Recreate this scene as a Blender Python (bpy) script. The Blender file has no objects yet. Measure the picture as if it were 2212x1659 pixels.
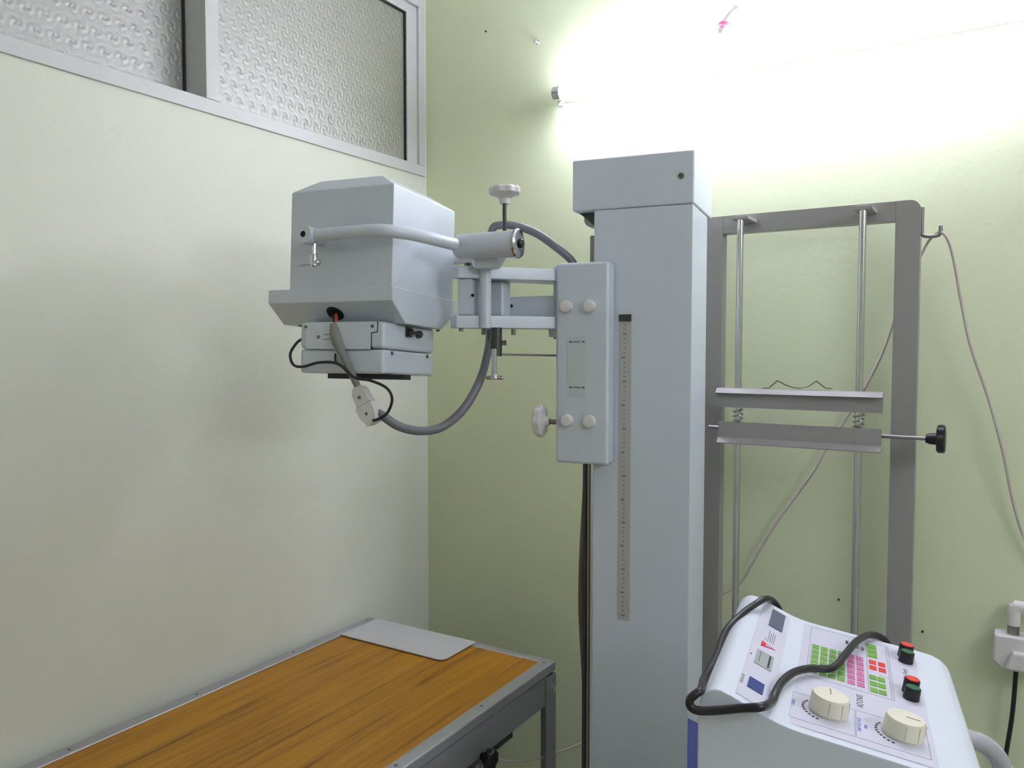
import bpy, bmesh, math, random
from mathutils import Vector, Matrix
random.seed(7)

# ---------------------------------------------------------------- camera, light, exposure
H = 1.55                                   # eye height
FPX, CX, CY = 1714.0, 1106.0, 829.5        # focal length and centre for a 2212 x 1659 frame
PITCH, YAW = math.radians(2.72), math.radians(31.55)
SYAW = math.radians(8.75)                  # the x-ray stand is turned this much against the room

cam_d = bpy.data.cameras.new('camera')
cam_d.sensor_fit = 'HORIZONTAL'; cam_d.sensor_width = 36.0
cam_d.lens = 36.0 * FPX / 2212.0
cam_d.clip_start = 0.02
cam = bpy.data.objects.new('camera', cam_d)
bpy.context.scene.collection.objects.link(cam)
cam.location = (0, 0, H)
cam.rotation_euler = (math.pi / 2 - PITCH, 0, YAW)
bpy.context.scene.camera = cam

TUBE_POWER = 47.0
FILL_TUBE_POWER = 62.0  # unseen tube added to fill from the right
world = bpy.data.worlds.new('world'); bpy.context.scene.world = world
world.use_nodes = True
world.node_tree.nodes['Background'].inputs[0].default_value = (0.80, 0.84, 0.80, 1)
world.node_tree.nodes['Background'].inputs[1].default_value = 0.30
vs = bpy.context.scene.view_settings
vs.view_transform = 'Standard'; vs.look = 'None'; vs.gamma = 1.0; vs.use_curve_mapping = False
vs.exposure = 0.60

# ---------------------------------------------------------------- pixel -> place helpers
def ray(x, y):
    ax, ay = (x - CX) / FPX, (y - CY) / FPX
    F = math.cos(PITCH) - math.sin(PITCH) * ay
    U = -ay * math.cos(PITCH) - math.sin(PITCH)
    return Vector((-F * math.sin(YAW) + ax * math.cos(YAW), F * math.cos(YAW) + ax * math.sin(YAW), U))
EX = Vector((math.cos(SYAW), math.sin(SYAW), 0)); EY = Vector((-math.sin(SYAW), math.cos(SYAW), 0))
def Wx(q, X): r = ray(*q); v = r * (X / r.x); return Vector((v.x, v.y, v.z + H))
def Wy(q, Y): r = ray(*q); v = r * (Y / r.y); return Vector((v.x, v.y, v.z + H))
def Wz(q, z): r = ray(*q); v = r * ((z - H) / r.z); return Vector((v.x, v.y, z))
def toS(v): return Vector((v.dot(EX), v.dot(EY), v.z))
def Sy(q, Y): r = ray(*q); v = r * (Y / r.dot(EY)); return toS(v) + Vector((0, 0, H))
def Sx(q, X): r = ray(*q); v = r * (X / r.dot(EX)); return toS(v) + Vector((0, 0, H))
def Sz(q, z): r = ray(*q); v = r * ((z - H) / r.z); w = toS(v); return Vector((w.x, w.y, z))
def Splane(q, p0, n):
    r = toS(ray(*q)); o = Vector((0, 0, H)); n = Vector(n)
    return o + r * ((Vector(p0) - o).dot(n) / r.dot(n))

# ---------------------------------------------------------------- materials
def lin(c):
    return tuple(((v / 255) / 12.92 if v / 255 <= .04045 else ((v / 255 + .055) / 1.055) ** 2.4) for v in c) + (1,)
MATS = {}
def mat(name, rgb, rough=.5, metal=0.0, bump=0.0, bscale=200, spec=.5, coat=0.0, var=0.0, vscale=4, emit=None, estr=0):
    m = bpy.data.materials.new(name); m.use_nodes = True
    nt = m.node_tree; b = nt.nodes['Principled BSDF']
    col = lin(rgb)
    b.inputs['Base Color'].default_value = col
    b.inputs['Roughness'].default_value = rough
    b.inputs['Metallic'].default_value = metal
    b.inputs['Specular IOR Level'].default_value = spec
    b.inputs['Coat Weight'].default_value = coat; b.inputs['Coat Roughness'].default_value = .28
    tc = nt.nodes.new('ShaderNodeTexCoord')
    if var:
        n = nt.nodes.new('ShaderNodeTexNoise'); n.inputs['Scale'].default_value = vscale; n.inputs['Detail'].default_value = 4
        mr = nt.nodes.new('ShaderNodeMapRange')
        mr.inputs['From Min'].default_value = .3; mr.inputs['From Max'].default_value = .7
        mr.inputs['To Min'].default_value = 1 - var; mr.inputs['To Max'].default_value = 1 + var
        mx = nt.nodes.new('ShaderNodeMix'); mx.data_type = 'RGBA'; mx.blend_type = 'MULTIPLY'
        mx.inputs[0].default_value = 1; mx.inputs[6].default_value = col
        nt.links.new(tc.outputs['Object'], n.inputs['Vector']); nt.links.new(n.outputs['Fac'], mr.inputs['Value'])
        nt.links.new(mr.outputs['Result'], mx.inputs[7]); nt.links.new(mx.outputs[2], b.inputs['Base Color'])
    if bump:
        n = nt.nodes.new('ShaderNodeTexNoise'); n.inputs['Scale'].default_value = bscale; n.inputs['Detail'].default_value = 3
        bp = nt.nodes.new('ShaderNodeBump'); bp.inputs['Strength'].default_value = bump; bp.inputs['Distance'].default_value = .002
        nt.links.new(tc.outputs['Object'], n.inputs['Vector']); nt.links.new(n.outputs['Fac'], bp.inputs['Height'])
        nt.links.new(bp.outputs['Normal'], b.inputs['Normal'])
    if emit:
        b.inputs['Emission Color'].default_value = lin(emit); b.inputs['Emission Strength'].default_value = estr
    MATS[name] = m
    return m

mat('wall_left_paint', (219, 222, 203), .55, bump=.25, bscale=60, var=.02, vscale=2)
mat('wall_back_paint', (220, 229, 188), .50, bump=.25, bscale=60, var=.02, vscale=2)
mat('wall_paint', (228, 233, 208), .6)
mat('ceiling_paint', (242, 242, 240), .7)
mat('floor_tile', (190, 186, 176), .35, var=.08, vscale=3)
mat('window_white', (204, 205, 200), .4, bump=.05)
mat('gasket', (30, 30, 32), .6)
mat('enamel', (202, 210, 215), .36, bump=.04, bscale=350, coat=.10, spec=1.0)
mat('enamel_grey', (150, 148, 142), .40, bump=.06, bscale=350)
mat('console_white', (222, 228, 234), .38, bump=.04, bscale=300)
mat('panel_sheet', (214, 214, 224), .35)
mat('plastic_white', (222, 220, 212), .4)
mat('knob_cream', (232, 228, 204), .42)
mat('knob_white', (216, 212, 208), .4)
mat('black_plastic', (18, 18, 20), .35)
mat('cable_black', (30, 28, 32), .38, bump=.05)
mat('cable_brown', (62, 46, 42), .45)
mat('cable_olive', (104, 98, 80), .45)
mat('wire_red', (196, 84, 40), .5)
mat('wire_black', (28, 24, 24), .5)
mat('hose_grey', (112, 114, 118), .42, bump=.06)
mat('sleeve_grey', (128, 130, 122), .55, bump=.2)
mat('conduit_grey', (176, 178, 178), .4)
mat('cord_white', (196, 186, 176), .5)
mat('chrome', (205, 205, 208), .12, metal=1)
mat('steel_bright', (225, 225, 228), .28, metal=1)
mat('steel', (150, 148, 146), .30, metal=1, bump=.05)
mat('steel_dark', (84, 84, 84), .35, metal=1)
mat('spring_brown', (70, 62, 54), .45, metal=.6)
mat('bolt_steel', (120, 112, 98), .4, metal=.8)
mat('hole_black', (10, 9, 9), .8)
mat('paper_label', (196, 204, 200), .6)
mat('ink', (46, 46, 50), .6)
mat('ink_grey', (120, 120, 126), .6)
mat('ink_blue', (92, 112, 196), .6)
mat('ink_red', (200, 44, 54), .5)
mat('ruler', (176, 178, 164), .5)
mat('key_green', (112, 168, 52), .45)
mat('key_pink', (206, 112, 158), .45)
mat('key_red', (224, 44, 44), .45)
mat('display_grey', (98, 104, 122), .2)
mat('display_meter', (176, 182, 176), .2)
mat('display_blue', (66, 78, 140), .2)
mat('button_red', (224, 58, 46), .35)
mat('button_green', (36, 96, 66), .35)
mat('lamp_pink', (240, 120, 160), .4)
mat('sheet_grey', (188, 188, 184), .5)
mat('aluminium_plain', (178, 180, 184), .42, metal=.7, bump=.1)
mat('table_grey', (134, 136, 136), .45, bump=.05)
mat('tube_glow', (255, 255, 255), .5, emit=(226, 224, 255), estr=TUBE_POWER)
mat('tube_glow_fill', (255, 255, 255), .5, emit=(226, 225, 255), estr=FILL_TUBE_POWER)
mat('painted_glow_blue', (52, 66, 190), .3)  # blue light on the column side, put into the colour

def wood_mat():
    m = bpy.data.materials.new('wood_laminate'); m.use_nodes = True
    nt = m.node_tree; b = nt.nodes['Principled BSDF']
    tc = nt.nodes.new('ShaderNodeTexCoord'); mp = nt.nodes.new('ShaderNodeMapping')
    mp.inputs['Scale'].default_value = (26, 1.1, 1)
    n = nt.nodes.new('ShaderNodeTexNoise'); n.inputs['Scale'].default_value = 1.6; n.inputs['Detail'].default_value = 7; n.inputs['Roughness'].default_value = .62; n.inputs['Distortion'].default_value = .5
    mp2 = nt.nodes.new('ShaderNodeMapping'); mp2.inputs['Scale'].default_value = (160, 4, 1)
    n2 = nt.nodes.new('ShaderNodeTexNoise'); n2.inputs['Scale'].default_value = 1.0; n2.inputs['Detail'].default_value = 3
    cr = nt.nodes.new('ShaderNodeValToRGB')
    e = cr.color_ramp.elements
    e[0].position = .33; e[0].color = lin((104, 62, 10)); e[1].position = .62; e[1].color = lin((174, 124, 26))
    x = cr.color_ramp.elements.new(.44); x.color = lin((154, 104, 16))
    mx = nt.nodes.new('ShaderNodeMix'); mx.data_type = 'FLOAT'; mx.inputs[0].default_value = .28
    L = nt.links.new
    L(tc.outputs['Object'], mp.inputs['Vector']); L(mp.outputs[0], n.inputs['Vector'])
    L(tc.outputs['Object'], mp2.inputs['Vector']); L(mp2.outputs[0], n2.inputs['Vector'])
    L(n.outputs['Fac'], mx.inputs[2]); L(n2.outputs['Fac'], mx.inputs[3]); L(mx.outputs[0], cr.inputs['Fac'])
    L(cr.outputs['Color'], b.inputs['Base Color'])
    b.inputs['Roughness'].default_value = .48; b.inputs['Specular IOR Level'].default_value = .35
    MATS['wood_laminate'] = m
wood_mat()

def glass_mat():
    # obscured glass: rows of small pressed swirls, 36 mm apart, as relief
    m = bpy.data.materials.new('swirl_glass'); m.use_nodes = True
    nt = m.node_tree; L = nt.links.new; b = nt.nodes['Principled BSDF']; out = nt.nodes['Material Output']
    tc = nt.nodes.new('ShaderNodeTexCoord'); sp = nt.nodes.new('ShaderNodeSeparateXYZ'); L(tc.outputs['Object'], sp.inputs[0])
    def M(op, a, bb=None):
        n = nt.nodes.new('ShaderNodeMath'); n.operation = op
        for i, v in enumerate((a, bb)):
            if v is None: continue
            if isinstance(v, (int, float)): n.inputs[i].default_value = v
            else: L(v, n.inputs[i])
        return n.outputs[0]
    p = .036
    zr = M('DIVIDE', sp.outputs['Z'], p)
    row = M('FLOOR', zr)
    u = M('SUBTRACT', M('FRACT', M('ADD', M('DIVIDE', sp.outputs['Y'], p), M('MULTIPLY', row, .5))), .5)
    v = M('SUBTRACT', M('FRACT', zr), .5)
    r = M('SQRT', M('ADD', M('MULTIPLY', u, u), M('MULTIPLY', v, v)))
    th = M('ARCTAN2', v, u)
    sw = M('SINE', M('SUBTRACT', M('MULTIPLY', th, 2), M('MULTIPLY', r, 13)))
    fall = M('MAXIMUM', M('SUBTRACT', 1, M('MULTIPLY', r, 1.7)), 0)
    h = M('MULTIPLY', sw, fall)
    n = nt.nodes.new('ShaderNodeTexNoise'); n.inputs['Scale'].default_value = 160; L(tc.outputs['Object'], n.inputs['Vector'])
    h2 = M('ADD', h, M('MULTIPLY', n.outputs['Fac'], .5))
    bp = nt.nodes.new('ShaderNodeBump'); bp.inputs['Strength'].default_value = .36; bp.inputs['Distance'].default_value = .003
    L(h2, bp.inputs['Height']); L(bp.outputs['Normal'], b.inputs['Normal'])
    b.inputs['Base Color'].default_value = lin((150, 152, 132))
    b.inputs['Roughness'].default_value = .42
    b.inputs['IOR'].default_value = 2.1
    tr = nt.nodes.new('ShaderNodeBsdfTranslucent'); tr.inputs[0].default_value = lin((190, 192, 168))
    ms = nt.nodes.new('ShaderNodeMixShader'); ms.inputs[0].default_value = .35
    gl = nt.nodes.new('ShaderNodeBsdfGlossy'); gl.inputs['Roughness'].default_value = .55; gl.inputs['Color'].default_value = (.95, .96, .97, 1); L(bp.outputs['Normal'], gl.inputs['Normal'])
    mg = nt.nodes.new('ShaderNodeMixShader'); mg.inputs[0].default_value = .36
    L(b.outputs[0], mg.inputs[1]); L(gl.outputs[0], mg.inputs[2])
    L(mg.outputs[0], ms.inputs[1]); L(tr.outputs[0], ms.inputs[2]); L(ms.outputs[0], out.inputs[0])
    MATS['swirl_glass'] = m
glass_mat()

# ---------------------------------------------------------------- mesh helpers
COL = bpy.context.scene.collection
ORIGIN = {}
def nb(): return bmesh.new()
def box(bm, x0, x1, y0, y1, z0, z1, bev=0, seg=2):
    t = bmesh.new()
    g = bmesh.ops.create_cube(t, size=1)
    for v in t.verts:
        v.co = Vector(((x0 + x1) / 2 + v.co.x * abs(x1 - x0), (y0 + y1) / 2 + v.co.y * abs(y1 - y0), (z0 + z1) / 2 + v.co.z * abs(z1 - z0)))
    if bev: bmesh.ops.bevel(t, geom=t.edges[:], offset=bev, segments=seg, profile=.5, affect='EDGES')
    merge(bm, t)
    return bm
def merge(bm, t, M=None):
    if M is not None: t.transform(M)
    vm = {v: bm.verts.new(v.co) for v in t.verts}
    for f in t.faces:
        try: bm.faces.new([vm[v] for v in f.verts])
        except ValueError: pass
    t.free()
def prism(bm, poly, axis, a0, a1, bev=0, seg=2):
    t = bmesh.new()
    def P(p, a):
        if axis == 'x': return Vector((a, p[0], p[1]))
        if axis == 'y': return Vector((p[0], a, p[1]))
        return Vector((p[0], p[1], a))
    A = [t.verts.new(P(p, a0)) for p in poly]; B = [t.verts.new(P(p, a1)) for p in poly]
    n = len(poly)
    t.faces.new(A); t.faces.new(B[::-1])
    for i in range(n): t.faces.new((A[i], B[i], B[(i + 1) % n], A[(i + 1) % n]))
    bmesh.ops.recalc_face_normals(t, faces=t.faces[:])
    if bev: bmesh.ops.bevel(t, geom=t.edges[:], offset=bev, segments=seg, profile=.5, affect='EDGES')
    merge(bm, t)
    return bm
def frame_of(d):
    d = d.normalized()
    a = Vector((0, 0, 1)) if abs(d.z) < .9 else Vector((1, 0, 0))
    u = d.cross(a).normalized(); return u, d.cross(u).normalized()
def lathe(bm, base, axis, prof, seg=24, lobes=0, amp=0):
    """prof: (distance along axis, radius); lobes give a star knob"""
    base = Vector(base); axis = Vector(axis).normalized(); u, v = frame_of(axis)
    rings = []
    for d, r in prof:
        ring = []
        for k in range(seg):
            a = 2 * math.pi * k / seg
            rr = r * (1 + (amp * (math.cos(lobes * a)) if lobes and r > .6 * max(p[1] for p in prof) else 0))
            ring.append(bm.verts.new(base + axis * d + u * (rr * math.cos(a)) + v * (rr * math.sin(a))))
        rings.append(ring)
    for i in range(len(rings) - 1):
        for k in range(seg):
            bm.faces.new((rings[i][k], rings[i][(k + 1) % seg], rings[i + 1][(k + 1) % seg], rings[i + 1][k]))
    bm.faces.new(rings[0][::-1]); bm.faces.new(rings[-1])
    return bm
def cyl(bm, p0, p1, r, seg=16, bev=0):
    p0, p1 = Vector(p0), Vector(p1); L = (p1 - p0).length
    if bev: prof = [(0, r - bev), (bev, r), (L - bev, r), (L, r - bev)]
    else: prof = [(0, r), (L, r)]
    return lathe(bm, p0, p1 - p0, prof, seg)
def ringpipe(bm, p0, p1, r, ri, seg=24):
    p0, p1 = Vector(p0), Vector(p1); L = (p1 - p0).length
    return lathe(bm, p0, p1 - p0, [(L * .9, ri), (L, ri), (L, r), (0, r), (0, ri * .5)], seg)
def smooth(pts, n=8):
    pts = [Vector(p) for p in pts]; P = [2 * pts[0] - pts[1]] + pts + [2 * pts[-1] - pts[-2]]
    out = []
    for i in range(1, len(P) - 2):
        for k in range(n):
            t = k / n
            a, b, c, d = P[i - 1], P[i], P[i + 1], P[i + 2]
            out.append(.5 * ((2 * b) + (c - a) * t + (2 * a - 5 * b + 4 * c - d) * t * t + (3 * b - a - 3 * c + d) * t ** 3))
    out.append(pts[-1]); return out
def tube(bm, pts, r, seg=10, n=8, sm=True):
    P = smooth(pts, n) if sm else [Vector(p) for p in pts]
    rings = []; u = None
    for i, p in enumerate(P):
        d = (P[min(i + 1, len(P) - 1)] - P[max(i - 1, 0)]).normalized()
        if u is None: u, v = frame_of(d)
        else:
            u = (u - d * u.dot(d)).normalized()
        v = d.cross(u)
        rr = r(i / (len(P) - 1)) if callable(r) else r
        rings.append([bm.verts.new(p + u * (rr * math.cos(2 * math.pi * k / seg)) + v * (rr * math.sin(2 * math.pi * k / seg))) for k in range(seg)])
    for i in range(len(rings) - 1):
        for k in range(seg):
            bm.faces.new((rings[i][k], rings[i][(k + 1) % seg], rings[i + 1][(k + 1) % seg], rings[i + 1][k]))
    bm.faces.new(rings[0][::-1]); bm.faces.new(rings[-1])
    return bm
def finish(name, bm, m, off=Vector((0, 0, 0)), M=None, angle=35):
    if M is not None: bm.transform(M)
    for v in bm.verts: v.co -= off
    bmesh.ops.recalc_face_normals(bm, faces=bm.faces[:])
    me = bpy.data.meshes.new(name); bm.to_mesh(me); bm.free()
    me.materials.append(MATS[m])
    for p in me.polygons: p.use_smooth = True
    me.set_sharp_from_angle(angle=math.radians(angle))
    return me
def weigh(o):
    w = o.modifiers.new('weighted_normal', 'WEIGHTED_NORMAL'); w.keep_sharp = True; w.weight = 100
def thing(name, label, cat, base, S=False, group=None):
    o = bpy.data.objects.new(name, None); COL.objects.link(o); o.empty_display_size = .05
    base = Vector(base)
    if S: o.location = EX * base.x + EY * base.y + Vector((0, 0, base.z)); o.rotation_euler = (0, 0, SYAW)
    else: o.location = base
    o['label'] = label; o['category'] = cat
    if group: o['group'] = group
    ORIGIN[o.name] = base
    return o
def part(name, bm, m, parent, label=None, M=None, angle=35):
    off = ORIGIN[parent.name]
    o = bpy.data.objects.new(name, finish(name, bm, m, off, M, angle)); COL.objects.link(o); weigh(o)
    o.parent = parent; ORIGIN[o.name] = off
    if label: o['label'] = label
    return o
def solo(name, bm, m, label, cat, base, S=False, group=None, angle=35):
    base = Vector(base)
    o = bpy.data.objects.new(name, finish(name, bm, m, base, None, angle)); COL.objects.link(o); weigh(o)
    if S: o.location = EX * base.x + EY * base.y + Vector((0, 0, base.z)); o.rotation_euler = (0, 0, SYAW)
    else: o.location = base
    o['label'] = label; o['category'] = cat
    if group: o['group'] = group
    ORIGIN[o.name] = base
    return o
def struct(name, bm, m, base=(0, 0, 0), angle=35):
    base = Vector(base)
    o = bpy.data.objects.new(name, finish(name, bm, m, base, None, angle)); COL.objects.link(o); o.location = base
    o['kind'] = 'structure'; ORIGIN[o.name] = base
    return o
def text_bm(s, size, depth=.0004):
    c = bpy.data.curves.new('lettering', 'FONT'); c.body = s; c.size = size; c.extrude = depth / 2; c.align_x = 'CENTER'; c.align_y = 'CENTER'
    c.resolution_u = 2
    o = bpy.data.objects.new('lettering', c); COL.objects.link(o)
    dg = bpy.context.evaluated_depsgraph_get(); dg.update()
    me = bpy.data.meshes.new_from_object(o.evaluated_get(dg))
    bm = bmesh.new(); bm.from_mesh(me)
    bpy.data.objects.remove(o); bpy.data.curves.remove(c); bpy.data.meshes.remove(me)
    return bm

# ---------------------------------------------------------------- the room
LX, BY, RX, NY, CZ = -1.575, 2.0424, 1.65, -1.75, 2.85
T = .12
struct('floor', box(nb(), LX - T, RX + T, NY - T, BY + T, -.1, 0), 'floor_tile')
struct('ceiling', box(nb(), LX - T, RX + T, NY - T, BY + T, CZ, CZ + .1), 'ceiling_paint')
struct('wall_back', box(nb(), LX - T, RX + T, BY, BY + T, 0, CZ), 'wall_back_paint')
struct('wall_right', box(nb(), RX, RX + T, NY, BY, 0, CZ), 'wall_paint')
struct('wall_front', box(nb(), LX - T, RX + T, NY - T, NY, 0, CZ), 'wall_paint')
WZ0, WZ1, WY0, WY1 = 2.088, 2.640, -.35, 2.030           # window opening in the left wall
bm = nb()
box(bm, LX - T, LX, NY, BY, 0, WZ0); box(bm, LX - T, LX, NY, BY, WZ1, CZ)
box(bm, LX - T, LX, WY1, BY, WZ0, WZ1); box(bm, LX - T, LX, NY, WY0, WZ0, WZ1)
struct('wall_left', bm, 'wall_left_paint')

# window: white aluminium frame, fixed pane by the corner, deeper sliding pane beside it
win = bpy.data.objects.new('window_1', None); COL.objects.link(win); win['kind'] = 'structure'
win.location = (LX, 1.0, WZ0); ORIGIN['window_1'] = Vector((LX, 1.0, WZ0))
FX = LX + .006
bm = nb()
box(bm, LX - T, FX, WY0, WY1, WZ0, WZ0 + .033, .002); box(bm, LX - T, FX, WY0, WY1, WZ1 - .033, WZ1, .002)
box(bm, LX - T, FX, WY1 - .030, WY1, WZ0 + .033, WZ1 - .033, .002); box(bm, LX - T, FX, WY0, WY0 + .035, WZ0 + .033, WZ1 - .033, .002)
part('window_frame', bm, 'window_white', win)
part('mullion', box(nb(), LX - T, FX, 1.213, 1.2505, WZ0 + .033, WZ1 - .033, .002), 'window_white', win)
part('mullion', box(nb(), LX - T, FX, .420, .4575, WZ0 + .033, WZ1 - .033, .002), 'window_white', win)
bm = nb()   # sash of the corner pane
sx0, sx1 = LX - .024, LX - .002
box(bm, sx0, sx1, 1.9505, 1.9995, WZ0 + .034, WZ1 - .034, .002)
box(bm, sx0, sx1, 1.2515, 1.9505, WZ1 - .064, WZ1 - .034)
part('sash', bm, 'window_white', win)
part('gasket', box(nb(), sx0 + .004, sx1 - .004, 1.946, 1.951, WZ0 + .034, WZ1 - .064), 'gasket', win)
part('gasket', box(nb(), sx0 + .004, sx1 - .004, 1.2515, 1.946, WZ1 - .068, WZ1 - .064), 'gasket', win)
part('pane', box(nb(), LX - .016, LX - .012, 1.2515, 1.9455, WZ0 + .034, WZ1 - .068), 'swirl_glass', win)
for (a, b) in ((.4585, 1.2125), (WY0 + .036, .4195)):
    part('pane', box(nb(), LX - .075, LX - .071, a, b, WZ0 + .034, WZ1 - .034), 'swirl_glass', win)
    part('gasket', box(nb(), LX - .077, LX - .066, b - .006, b, WZ0 + .034, WZ1 - .034), 'gasket', win)

# ---------------------------------------------------------------- tube light on the back wall
def tube_light(x0, x1, yw, z, sgn, glow, label):
    t = thing('tube_light', label, 'lamp', ((x0 + x1) / 2, yw, z))
    y1 = yw - sgn * .002
    ys = sorted((y1, yw - sgn * .024))
    part('batten', box(nb(), x0 + .01, x1 - .01, ys[0], ys[1], z - .010, z + .03, .004), 'plastic_white', t)
    yc = yw - sgn * .064
    part('glass_tube', cyl(nb(), (x0 + .024, yc, z), (x1 - .024, yc, z), .0185, 20), glow, t)
    for xe, d in ((x0, 1), (x1, -1)):
        part('end_cap', lathe(nb(), (xe, yc, z), (d, 0, 0), [(0, .016), (.003, .020), (.022, .020), (.024, .0187)], 20), 'chrome', t)
        b = nb(); ya = sorted((yc + sgn * .014, yw - sgn * .030))
        box(b, min(xe + d * .002, xe + d * .02), max(xe + d * .002, xe + d * .02), ya[0], ya[1], z - .030, z + .014, .004)
        part('lamp_holder', b, 'plastic_white', t)
    return t
tube_light(-1.078, .142, BY, 2.252, 1, 'tube_glow', 'glowing fluorescent tube light on the back wall above the tall column')

# angle lamp holder on a small board above the tube
t = thing('bulb_holder', 'white angled bulb holder with pink ring on a small board above the tube', 'lamp holder', (-.588, BY, 2.372))
part('board', box(nb(), -.654, -.522, BY - .020, BY - .001, 2.372, 2.49, .003), 'plastic_white', t)
part('arm', tube(nb(), [(-.585, BY - .018, 2.385), (-.588, BY - .035, 2.374), (-.597, BY - .046, 2.358), (-.603, BY - .052, 2.344)], .012, 12), 'plastic_white', t)
part('ring', lathe(nb(), (-.602, BY - .051, 2.348), (-.02, -.05, -.12), [(0, .014), (.002, .017), (.012, .017), (.014, .014)], 20), 'lamp_pink', t, 'pink plastic ring')
part('bulb', lathe(nb(), (-.6035, BY - .0555, 2.337), (-.02, -.05, -.12), [(0, .010), (.008, .014), (.018, .015), (.026, .011), (.030, .004)], 20), 'plastic_white', t)

p = Wy((1163, 93), BY)
b = nb(); lathe(b, (p.x, BY - .0005, p.z), (0, -1, 0), [(0, .006), (.004, .006), (.005, .003), (.018, .0025), (.019, .004), (.021, .003)], 12)
solo('wall_nail', b, 'sheet_grey', 'small pale nail with plug high on the back wall left of the tube', 'nail', (p.x, BY, p.z))
t = None
# ---------------------------------------------------------------- fill tube added out of view on the right wall
t = thing('tube_light', 'added fill tube light on the right wall, out of view', 'lamp', (RX, .55, 2.35))
t['label'] = 'added fill tube light high on the right wall facing the window wall'
part('batten', box(nb(), RX - .026, RX - .002, -.04, 1.14, 2.35 - .010, 2.35 + .03, .004), 'plastic_white', t)
part('glass_tube', cyl(nb(), (RX - .064, -.026, 2.35), (RX - .064, 1.126, 2.35), .0185, 20), 'tube_glow_fill', t)
for ye, d in ((-.05, 1), (1.15, -1)):
    part('end_cap', lathe(nb(), (RX - .064, ye, 2.35), (0, d, 0), [(0, .016), (.003, .020), (.022, .020), (.024, .0187)], 20), 'chrome', t)
    part('lamp_holder', box(nb(), RX - .050, RX - .03, min(ye + d * .002, ye + d * .02), max(ye + d * .002, ye + d * .02), 2.32, 2.364, .004), 'plastic_white', t)

# ---------------------------------------------------------------- x-ray stand (frame turned by SYAW)
CF = 1.6315            # front face of the column
cxl, cxr, cyb = -.4975, -.2895, 1.812
st = thing('xray_stand', 'pale blue-grey x-ray column stand with square cap and sliding tube carriage', 'x-ray stand', (-.394, 1.72, 0), True)
part('base_plate', box(nb(), -.53, -.24, 1.58, 1.90, .0, .03, .005), 'enamel', st)
col = part('column', box(nb(), cxl, cxr, CF, cyb, .03, 1.838, .003), 'enamel', st)
zf, zb = Sx((1484, 1556), cxr).z, Sy((1519, 1570), 1.80).z  # slanted top edge of the blue glow, painted as a thin plate
part('painted_glow', prism(nb(), [(CF + .003, .04), (cyb - .004, .04), (cyb - .004, zb), (CF + .003, zf)], 'x', cxr - .001, cxr + .0008), 'painted_glow_blue', col, 'blue glow painted low on the side')
cap = part('column_cap', box(nb(), -.5452, -.2872, CF - .002, 1.857, 1.838, 1.9455, .004, 3), 'enamel', st)
b = nb(); lathe(b, (-.3134, CF - .0015, 1.8946), (0, -1, 0), [(0, .0062), (.002, .0062), (.003, .004), (.0015, .003), (.0012, .001)], 14)
part('cap_screw', b, 'bolt_steel', cap)
# ruler with marks
rul = part('ruler', box(nb(), -.4400, -.4145, CF - .0012, CF - .0002, .966, 1.606), 'ruler', st, 'pale scale strip with dark marks')
part('ruler_stop', box(nb(), -.4410, -.4145, CF - .004, CF, 1.6025, 1.6170, .001), 'steel_dark', rul)
b = nb()
for i in range(64):
    z = .976 + i * .01
    if z > 1.598: break
    big = (i % 5 == 0)
    w = .008 if big else .0045
    x = -.4310 if big and i % 10 else -.4285
    box(b, x - w / 2, x + w / 2, CF - .0018, CF - .0012, z - (.0016 if big else .0008), z + (.0016 if big else .0008))
o = part('scale_marks', b, 'ink_grey', rul); o['kind'] = 'stuff'
# guide rail and counterweight fittings on the left side
rx = Sy((1258, 1200), 1.650).x
for x0_, x1_, y0_, m_ in ((rx, rx + .007, 1.650, 'steel_dark'), (rx + .007, rx + .015, 1.656, 'steel'), (rx + .015, rx + .0195, 1.650, 'steel_dark'), (rx + .0195, cxl, 1.645, 'steel_bright')):
    part('guide_rail', box(nb(), x0_, x1_, y0_, 1.700, .03, 1.60, .001), m_, st)
b = nb(); prism(b, [(-.538, 1.838), (-.498, 1.838), (-.498, 1.806), (-.508, 1.812)], 'y', 1.66, 1.668); prism(b, [(-.538, 1.838), (-.498, 1.838), (-.498, 1.806), (-.508, 1.812)], 'y', 1.69, 1.698)
part('pulley_bracket', b, 'steel_dark', st)
part('pulley', cyl(nb(), (-.513, 1.668, 1.826), (-.513, 1.690, 1.826), .018, 20), 'steel', st)
part('lift_wire', cyl(nb(), (-.5075, 1.679, 1.825), (-.5075, 1.679, 1.78), .003, 8), 'spring_brown', st)
part('wire_clamp', box(nb(), -.5165, -.5000, 1.664, 1.692, 1.70, 1.790, .002), 'steel', st)
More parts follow.
